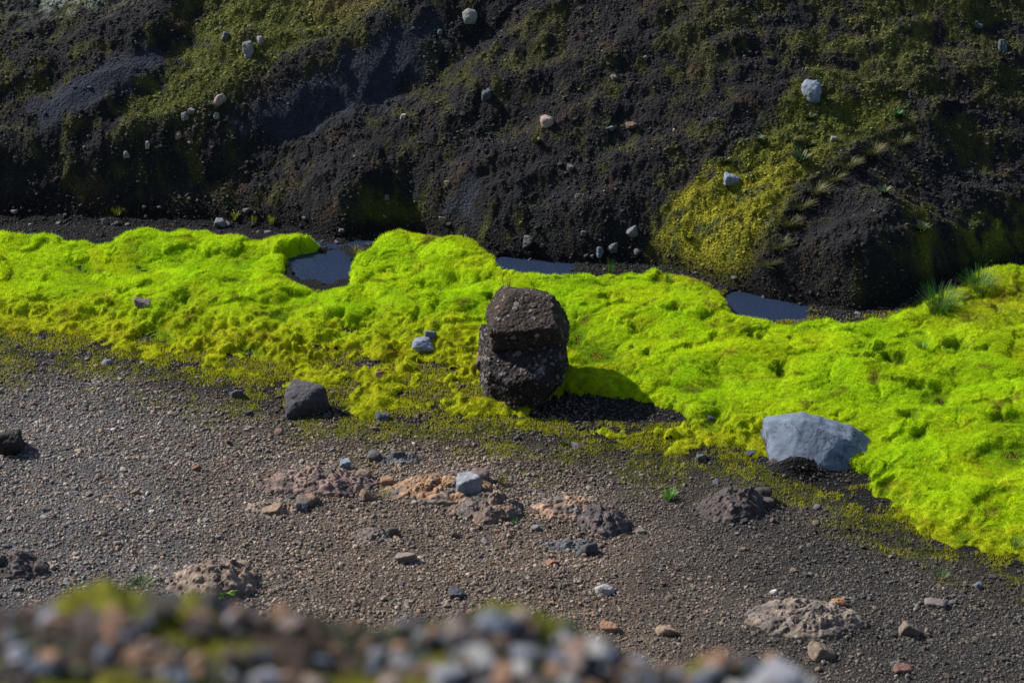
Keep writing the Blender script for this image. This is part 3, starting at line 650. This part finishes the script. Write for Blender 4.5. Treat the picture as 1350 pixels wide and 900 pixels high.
def outcrop(px, py, w, h, col, col2, label, seed, skew=.5, H=.10):
    b = at(px, py+h*.4, False); s_ = pxsize(b); W = w*s_/2*1.15; Dp = min(W*.8, h*s_*.95); H = H*.85
    nr_, na = 90, 240
    r = np.linspace(0, 1, nr_)[1:]; a = np.linspace(0, 2*math.pi, na, endpoint=False)
    Rr, Aa = np.meshgrid(r, a, indexing='ij'); lob = 1+.18*perlin(np.cos(Aa)*1.6+seed, np.sin(Aa)*1.6, seed)+.08*perlin(np.cos(Aa)*4+seed, np.sin(Aa)*4, seed+1)
    x = np.concatenate([[0], (W*Rr*np.cos(Aa)*lob).ravel()]); y = np.concatenate([[0], (Dp*Rr*np.sin(Aa)*lob).ravel()]); rr = np.concatenate([[0], Rr.ravel()])
    u_ = x/W
    prof = np.clip(1-rr**2.4, 0, 1)**.8*(1-skew+skew*sm(-1, .5, u_))
    n = fbm(x*9+seed, y*9, 4, seed); rg_ = .5-np.abs(perlin(x*7+seed, y*10, seed+5)); w1, _, i1 = worley(x*14+seed+n*.4, y*14, seed+7); w2, _, i2 = worley(x*34+seed, y*34, seed+8)
    z = .85*H*prof*(.72+.22*n+.22*rg_+.45*(i1-.4)*(w1 < .6))+.030*(.5-w1)*prof*(i1 > .35)+.014*(.5-w2)+.02*prof*np.round(2.5*perlin(x*11+seed, y*16, seed+21))/2.5
    st_ = H/4; z = z*.55+.45*(np.floor(z/st_)*st_+st_*sm(.55, 1, z/st_-np.floor(z/st_)))
    z = z-.03*sm(.9, 1, rr)
    X0, Y0 = b[0], b[1]+Dp*.7
    zz = bil(GZ, x+X0, y+Y0); V = np.stack([x, y, zz-b[2]+z], 1)
    # closed underside
    lowr = V[-na:].copy(); lowr[:, 2] -= .08; V = np.concatenate([V, lowr]); nV = 1+(nr_-1)*na
    T = [[0, 1+k, 1+(k+1) % na] for k in range(na)]
    i = (np.arange(nr_-2)[:, None]*na+np.arange(na)[None]+1); j = (np.arange(nr_-2)[:, None]*na+(np.arange(na)[None]+1) % na+1)
    Q1 = np.stack([i, i+na, j+na], -1).reshape(-1, 3); Q2 = np.stack([i, j+na, j], -1).reshape(-1, 3)
    o1 = 1+(nr_-2)*na+np.arange(na); o2 = 1+(nr_-2)*na+(np.arange(na)+1) % na; l1 = nV+np.arange(na); l2 = nV+(np.arange(na)+1) % na
    T = np.concatenate([np.array(T), Q1, Q2, np.stack([o1, l1, l2], -1), np.stack([o1, l2, o2], -1)])
    m = sm(-.1, .35, fbm(x*6+seed, y*7, 4, seed+11))[:, None]
    c = np.array(col)*(1-m)+np.array(col2)*m
    c = c*(.75+.5*i1[:, None]); c = np.where((i2 > .8)[:, None], c*1.4, c); c = c*(1+.2*n[:, None])
    c = np.concatenate([c, c[-na:]])
    o = link('rock_outcrop', mesh_np('rock_outcrop', V, T, np.clip(c, .01, .6), [M_rock]), label=label, category='rock outcrop'); o.location = (X0, Y0, b[2])
    rr_ = random.Random(seed)
    for q in range(max(2, int(w/28))):
        qx = px+rr_.uniform(-.5, .62)*w; qy = py+rr_.uniform(-.35, .55)*h; sz = rr_.uniform(9, 24)
        k_ = rr_.uniform(.7, 1.15); cc_ = tuple(v*k_ for v in (col if rr_.random() < .6 else col2))
        stone(qx, qy, sz, sz*rr_.uniform(.5, .8), cc_, 'broken angular brown chunk of rock lying against an outcrop in the gravel', sub=3, top=False, p=26, amp=.05, sunk=.25, group='broken chunks round the outcrops', seed=seed*31+q)
    return o
BRN = (.065,.050,.045)
for a in [
    (412,632,150,42,(.145,.098,.080),BRN,'long low reddish brown outcrop rising from the gravel',41,.55,.11),
    (572,642,130,44,(.205,.120,.068),(.10,.078,.065),'orange-brown outcrop in the middle of the gravel',42,.5,.11),
    (640,668,94,40,(.085,.070,.062),(.15,.10,.075),'dark brown broken outcrop with a black right side below the pale rock',43,.6,.14),
    (745,666,80,34,(.20,.125,.085),(.11,.088,.075),'small orange outcrop poking from the gravel right of centre',44,.3,.08),
    (795,684,74,44,(.075,.058,.056),(.05,.042,.042),'dark brown outcrop with a long shadow right of the orange one',45,.65,.15),
    (968,662,90,50,(.055,.043,.040),(.042,.036,.034),'dark earthy outcrop hump below the black sand',46,.65,.13),
    (1062,812,150,52,(.150,.120,.098),(.075,.062,.055),'long lumpy tan outcrop at the lower right of the gravel',47,.35,.10),
    (278,760,116,58,(.150,.112,.085),(.085,.060,.050),'tan and brown lumpy outcrop with a dark right side, in front left',48,.6,.17),
    (12,744,90,36,(.070,.054,.050),(.045,.038,.038),'low brown outcrop at the left edge above the blurred ridge',49,.2,.10),
    (520,604,70,20,(.085,.080,.080),(.06,.052,.05),'flat grey crust of rock behind the reddish outcrop',50,.2,.05),
    (600,628,60,22,(.11,.080,.070),(.075,.062,.058),'purplish brown ledge behind the orange-brown outcrop',51,.3,.08),
    (365,668,70,24,(.125,.100,.080),(.17,.105,.07),'faint tan patch of rock below the left end of the reddish outcrop',52,.3,.05),
    (755,718,70,20,(.070,.072,.078),(.05,.048,.05),'flat dark grey ledge below the dark brown outcrop',53,.4,.05),
    (490,706,50,20,(.11,.090,.078),(.08,.068,.06),'small brown outcrop on open gravel left of centre',54,.3,.05)]:
    outcrop(*a)

# small loose stones: a few meshes, many copies
PROT = []
for i in range(6):
    for j, col in enumerate([(.17,.17,.175),(.10,.10,.11),(.16,.12,.09),(.055,.05,.05),(.26,.245,.23),(.20,.11,.075)]):
        PROT.append(rock_mesh('stone', rand_planes(1, .85, .62, 300+i), 3, col, 300+i*7+j, p=10, amp=.08, fine=.02))
def loose(px, py, sz, kind, label, group, top=False):
    p = at(px, py, top); r = sz*pxsize(p)/2
    o = link('stone', PROT[random.randrange(6)*6+kind], label=label, category='stone', group=group)
    o.location = (p[0], p[1], p[2]+r*.25); o.scale = (r, r*random.uniform(.8, 1.1), r*random.uniform(.8, 1.15))
    o.rotation_euler = (random.uniform(-.3, .3), random.uniform(-.3, .3), random.uniform(0, 6.28))
k = 0
while k < 66:
    px = random.uniform(5, 1345); lo = np.interp(px, [p[0] for p in NEAR], [p[1] for p in NEAR])+8
    py = random.uniform(lo, np.interp(px, [0,400,640,800,1080,1350], [785,815,790,840,890,890]))
    kd = random.choice([0,1,2,2,3,4,5,0]) if px < 800 else random.choice([1,3,3,2,1])
    nm = ['grey','slate grey','brown','black','pale','rusty'][kd]
    loose(px, py, random.uniform(7, 13), kd, f'small {nm} stone lying loose on the near gravel slope', f'{nm} loose stones on the near gravel'); k += 1
for k in range(34):
    px = random.uniform(5, 640) if k < 22 else random.uniform(640, 1180); f = np.interp(px, [p[0] for p in FOOT], [p[1] for p in FOOT])
    kd = random.choice([0,1,3,1,3])
    nm = ['grey','slate grey','brown','black','pale','rusty'][kd]
    loose(px, f+random.uniform(-14, 14), random.uniform(5, 10), kd, f'small {nm} stone in the stream bed along the foot of the bank', f'{nm} stones along the foot of the bank')

# stones of the out-of-focus ridge by the camera
RPAL = [('pale grey',(.23,.235,.26)),('orange',(.23,.13,.08)),('slate blue',(.11,.125,.16)),('whitish',(.36,.35,.34)),('dark brown',(.07,.052,.045)),('rusty brown',(.15,.09,.06)),('pinkish',(.24,.18,.155))]
RM = [[rock_mesh('stone', rand_planes(1, .85, .7, 500+i*7+j), 4, c, 500+i*7+j, p=12, amp=.08, fine=.02) for i in range(3)] for j, (_, c) in enumerate(RPAL)]
def ridge_stone(px, py, w, kd, label=None, group=True):
    p = at(px, py+w*.2, False, 1.5); r = w*pxsize(p)/2
    if p[1] > 4: return False
    o = link('stone', random.choice(RM[kd]), category='stone')
    o['label'] = label or f'blurred {RPAL[kd][0]} stone on the near ridge along the bottom edge'
    if not label: o['group'] = f'{RPAL[kd][0]} stones on the near ridge'
    o.location = (p[0], p[1], p[2]+r*.2); o.scale = (r, r*.9, r*random.uniform(.75, 1.)); o.rotation_euler = (random.uniform(-.3, .3), random.uniform(-.3, .3), random.uniform(0, 6.28))
for a in [(650,812,54,2,'blurred slate blue stone, the highest bump of the near ridge crest'),(79,812,26,1,'blurred orange stone near the left end of the near ridge'),
          (215,792,44,4,'blurred dark brown stone on the left crest of the near ridge'),(1020,888,88,0,'large blurred pale grey stone at the right end of the near ridge'),
          (940,866,34,1,'blurred orange stone beside the large pale stone of the near ridge'),(350,885,44,0,'blurred pale grey stone at the bottom left of centre on the near ridge'),
          (635,860,46,3,'blurred whitish stone under the slate blue stone on the near ridge'),(180,855,30,1,'blurred orange stone in the lower left of the near ridge'),
          (690,850,40,0,'blurred pale grey stone right of the whitish stone on the near ridge'),(665,885,44,1,'blurred orange stone at the bottom centre of the near ridge'),
          (740,860,42,2,'blurred slate blue stone on the falling crest right of centre'),(120,815,60,4,'blurred dark brown stone left of centre on the near ridge crest')]:
    ridge_stone(a[0], a[1]+8, a[2], a[3], a[4])
nr = 0
for k in range(900):
    px = random.uniform(-40, 1120); lo = np.interp(px, [p[0] for p in CREST], [p[1] for p in CREST])
    if lo > 905 or nr >= 90: continue
    if px < 520 and random.random() < .3: continue
    nr += 1
    kd = random.choice([0,1,0,4,2,5,6,5,4,2,3] if px > 520 else ([4,4,5,2,4,5,6,4,5,4,1] if px > 250 else [4,4,2,1,4,5,2,4]))
    ridge_stone(px, random.uniform(lo+4, 915), 14+34*random.random()**1.6, kd)

NP = 16000
x = rng.uniform(-1.3, 1.1, NP); y = rng.uniform(2.2, 3.25, NP)
k = (bil(GC, x, y)[:, 1] < .085) & (rng.random(NP) < sm(-.3, .4, fbm(x*6, y*6, 3, 195)+.35*sm(-.3, .2, x))); x, y = x[k], y[k]; n = len(x)
RP = np.array([[.16,.165,.19],[.20,.12,.075],[.09,.11,.14],[.08,.058,.05],[.05,.04,.036],[.10,.068,.052],[.035,.035,.038],[.05,.06,.03],[.075,.065,.058]])
cc = RP[rng.integers(0, 9, n)]*rng.uniform(.6, 1.3, (n, 1))
pebbles(np.stack([x, y, bil(GZ, x, y)], -1), np.clip(rng.lognormal(math.log(.006), .6, n), .002, .022), cc, 'ridge_gravel', kind='stuff', label='mixed grit and small rubble on the blurred near ridge')
# moss tufts on the ridge
NB = 26000
bx = rng.uniform(-1.1, 1.1, NB); by = rng.uniform(2.2, 3.3, NB); cc = bil(GC, bx, by); k = cc[:, 1] > .07
bx, by, cc = bx[k], by[k], cc[k]*rng.uniform(.5, 1.5, (k.sum(), 1))
P = np.stack([bx, by, bil(GZ, bx, by)], -1)
V, T, Cb = blades(P, normal_at(bx, by, GZ, .015), rng.uniform(.006, .022, len(bx)), rng.uniform(.002, .004, len(bx)), cc, .5, .4)
link('ridge_moss', mesh_np('ridge_moss', V, T, Cb, [M_moss]), kind='stuff', label='olive moss between the stones of the near ridge')

# ------------------------------------------------------------------ plants
def tuft(px, py, w, h, n, col, label, cat='grass tuft', name='grass_tuft', top=True, broad=False, group=None):
    p = at(px, py+h*.35, top); s = pxsize(p); R = w*s/2; H = h*s/ct
    Vs = []; Ts = []; Cs = []; b = 0
    for i in range(n):
        a = random.uniform(0, 6.28); r0 = R*.45*math.sqrt(random.random()); a2 = a+random.uniform(-.5, .5)
        out = np.array([math.cos(a2), math.sin(a2), 0]); base = np.array([math.cos(a)*r0, math.sin(a)*r0, -.01])
        Ln = H*random.uniform(.5, 1.05); lean = random.uniform(.1, .75) if not broad else random.uniform(.5, 1.3)
        wd = (random.uniform(.0012, .003) if not broad else random.uniform(.006, .011)); sd = np.cross(out, [0, 0, 1])
        cl = np.array(col)*random.uniform(.6, 1.35); m = 5
        if random.random() < .28: cl = np.array((.16,.14,.05))*random.uniform(.5, 1.1)
        for q in range(m):
            f = q/(m-1); pos = base+out*R*lean*f**1.5+np.array([0, 0, Ln*(f-.25*lean*f*f)])
            ww = wd*((1-f)**.7 if not broad else math.sin(math.pi*min(1, .12+f*.88)))+.0004
            Vs += [pos-sd*ww, pos+sd*ww]; Cs += [cl*(.7+.5*f)]*2
            if q: Ts.append([b+2*q-2, b+2*q-1, b+2*q+1, b+2*q])
        b += 2*m
    me = mesh_np(name, np.array(Vs), np.array(Ts), np.array(Cs), [M_leaf])
    o = link(name, me, label=label, category=cat); o.location = p
    if group: o['group'] = group
GRN = (.05,.20,.02); DG = (.035,.10,.045)
tuft(1238,398,74,36,300,(.045,.17,.02),'largest dark green grass clump on the moss at the right')
tuft(1290,372,66,26,220,(.07,.22,.02),'low green grass clump near the right edge of the moss')
tuft(1215,455,26,18,50,(.06,.24,.02),'short green grass tuft below the largest grass clump')
tuft(881,651,28,20,90,(.10,.36,.03),'vivid green grass tuft alone on the gravel below the black sand', top=False)
tuft(292,778,30,16,70,(.10,.36,.03),'vivid green tuft in front of the tan and brown lumpy outcrop', top=False, broad=True, cat='plant', name='small_plant')
tuft(186,768,52,14,90,(.055,.15,.03),'dull green low grass patch left of the tan and brown lumpy outcrop', top=False)
tuft(506,650,30,12,50,(.10,.20,.03),'thin green grass tuft between the reddish and the orange-brown outcrops', top=False)
tuft(678,686,16,12,40,(.04,.16,.03),'small dark green tuft at the right foot of the dark brown broken outcrop', top=False)
tuft(660,632,26,16,60,(.09,.10,.015),'olive tuft behind the pale blue-grey rock', top=False)
tuft(745,582,16,14,40,(.05,.12,.02),'small green tuft on gravel under the black sand', top=False)
tuft(805,352,16,22,30,(.05,.17,.02),'thin upright grass blades at the top edge of the moss right of the middle pool')
tuft(880,365,20,16,36,(.05,.20,.02),'short grass tuft at the moss edge below the yellow gully')
tuft(670,375,18,24,26,(.06,.09,.02),'dry grass blades behind the stacked boulders')
tuft(1190,712,26,14,40,(.05,.13,.02),'small green tuft on the lower right edge of the moss')
tuft(1338,716,26,16,50,(.05,.20,.05),'green tuft at the bottom right corner of the moss')
tuft(1240,758,34,14,60,(.06,.17,.02),'low green tuft on gravel beneath the right moss', top=False)
tuft(1292,345,40,16,50,(.08,.22,.02),'bright grass tuft where the moss meets the bank at the right')
PG = 'dark leafy plants on the bank'
for i, (a, b, w, h, l) in enumerate([(1055,206,26,26,'dark green leafy plant in the gully above the flat blue-grey stone'),(1045,182,22,12,'leafy plant in a row under the round pale boulder, middle one'),
        (1000,182,18,12,'small leafy plant at the left end of the row under the round boulder'),(955,210,18,10,'small dark leafy plant at the upper left edge of the gully'),
        (1068,190,12,14,'leafy plant with reddish tips right of the row'),(1065,152,18,10,'small grey-green plant directly below the round pale boulder'),
        (1182,150,16,16,'bright green small plant above the grassy gully edge'),(1180,118,16,14,'green plant on the upper right bank'),
        (1284,30,10,10,'tiny blue-green plant at the top right of the bank'),(1165,250,20,16,'grey-green plant on the dark lobe right of the gully edge'),
        (908,312,14,14,'small green plant at the left side of the yellow gully moss'),(707,185,10,14,'tiny green plant below the pinkish white stone'),
        (1215,300,20,22,'grey-green plant low on the dark lobe at the right'),(275,137,12,10,'small blue-green plant left of the pinkish stone')]):
    tuft(a, b, w*.9, h*.7, 60, (.035,.075,.032) if i not in (6, 8) else (.04,.17,.05), l, 'plant', 'leafy_plant', top=False, broad=True, group=PG)
LG = 'yellow moss tufts in the dark stream bed'
for (a, b, w, l) in [(155,278,20,'left'),(310,285,16,'second'),(335,290,14,'third'),(358,291,14,'fourth'),(470,330,22,'yellow')]:
    tuft(a, b, w, 12, 60, (.26,.28,.02), 'small yellow moss tuft in the dark stream bed behind the green moss', 'moss tuft', 'moss_tuft', top=False, group=LG)
GB = 'dry grass hanging over the edge of the gully'
for (a, b) in [(1040,290),(1055,268),(1075,248),(1095,232),(1118,214),(1150,196),(1185,184),(1025,320),(1010,345)]:
    tuft(a, b, 50, 12, 220, (.085,.088,.03), 'dry olive grass clump on the diagonal edge of the right gully', group=GB, top=False)

# ------------------------------------------------------------------ light, sky, camera
SUN = np.array([-.70, .38, .64]); SUN /= np.linalg.norm(SUN)
el = math.asin(SUN[2]); az = math.atan2(SUN[0], SUN[1])
l = bpy.data.lights.new('sun', 'SUN'); l.energy = 4.6; l.angle = math.radians(.53); l.color = (1, .95, .87)
lo = bpy.data.objects.new('sun', l); COL.objects.link(lo); lo.rotation_euler = Vector(SUN).to_track_quat('Z', 'Y').to_euler(); lo.location = (-20, 10, 30)
w = bpy.data.worlds.new('World'); S.world = w; w.use_nodes = True; nt = w.node_tree
sk = nt.nodes.new('ShaderNodeTexSky'); sk.sky_type = 'NISHITA'; sk.sun_disc = False; sk.sun_elevation = el; sk.sun_rotation = az
nt.links.new(sk.outputs[0], nt.nodes['Background'].inputs[0]); nt.nodes['Background'].inputs[1].default_value = .10
cd = bpy.data.cameras.new('camera'); cd.lens = 85; cd.sensor_width = 36; cd.clip_end = 500; cd.clip_start = .05
cd.dof.use_dof = True; cd.dof.focus_distance = 19.8; cd.dof.aperture_fstop = 3.1
co = bpy.data.objects.new('camera', cd); COL.objects.link(co); co.location = (0, 0, ZC); co.rotation_euler = (math.pi/2-TH, 0, 0)
S.camera = co
v = S.view_settings; v.view_transform = 'Standard'; v.look = 'None'; v.gamma = 1; v.exposure = .88
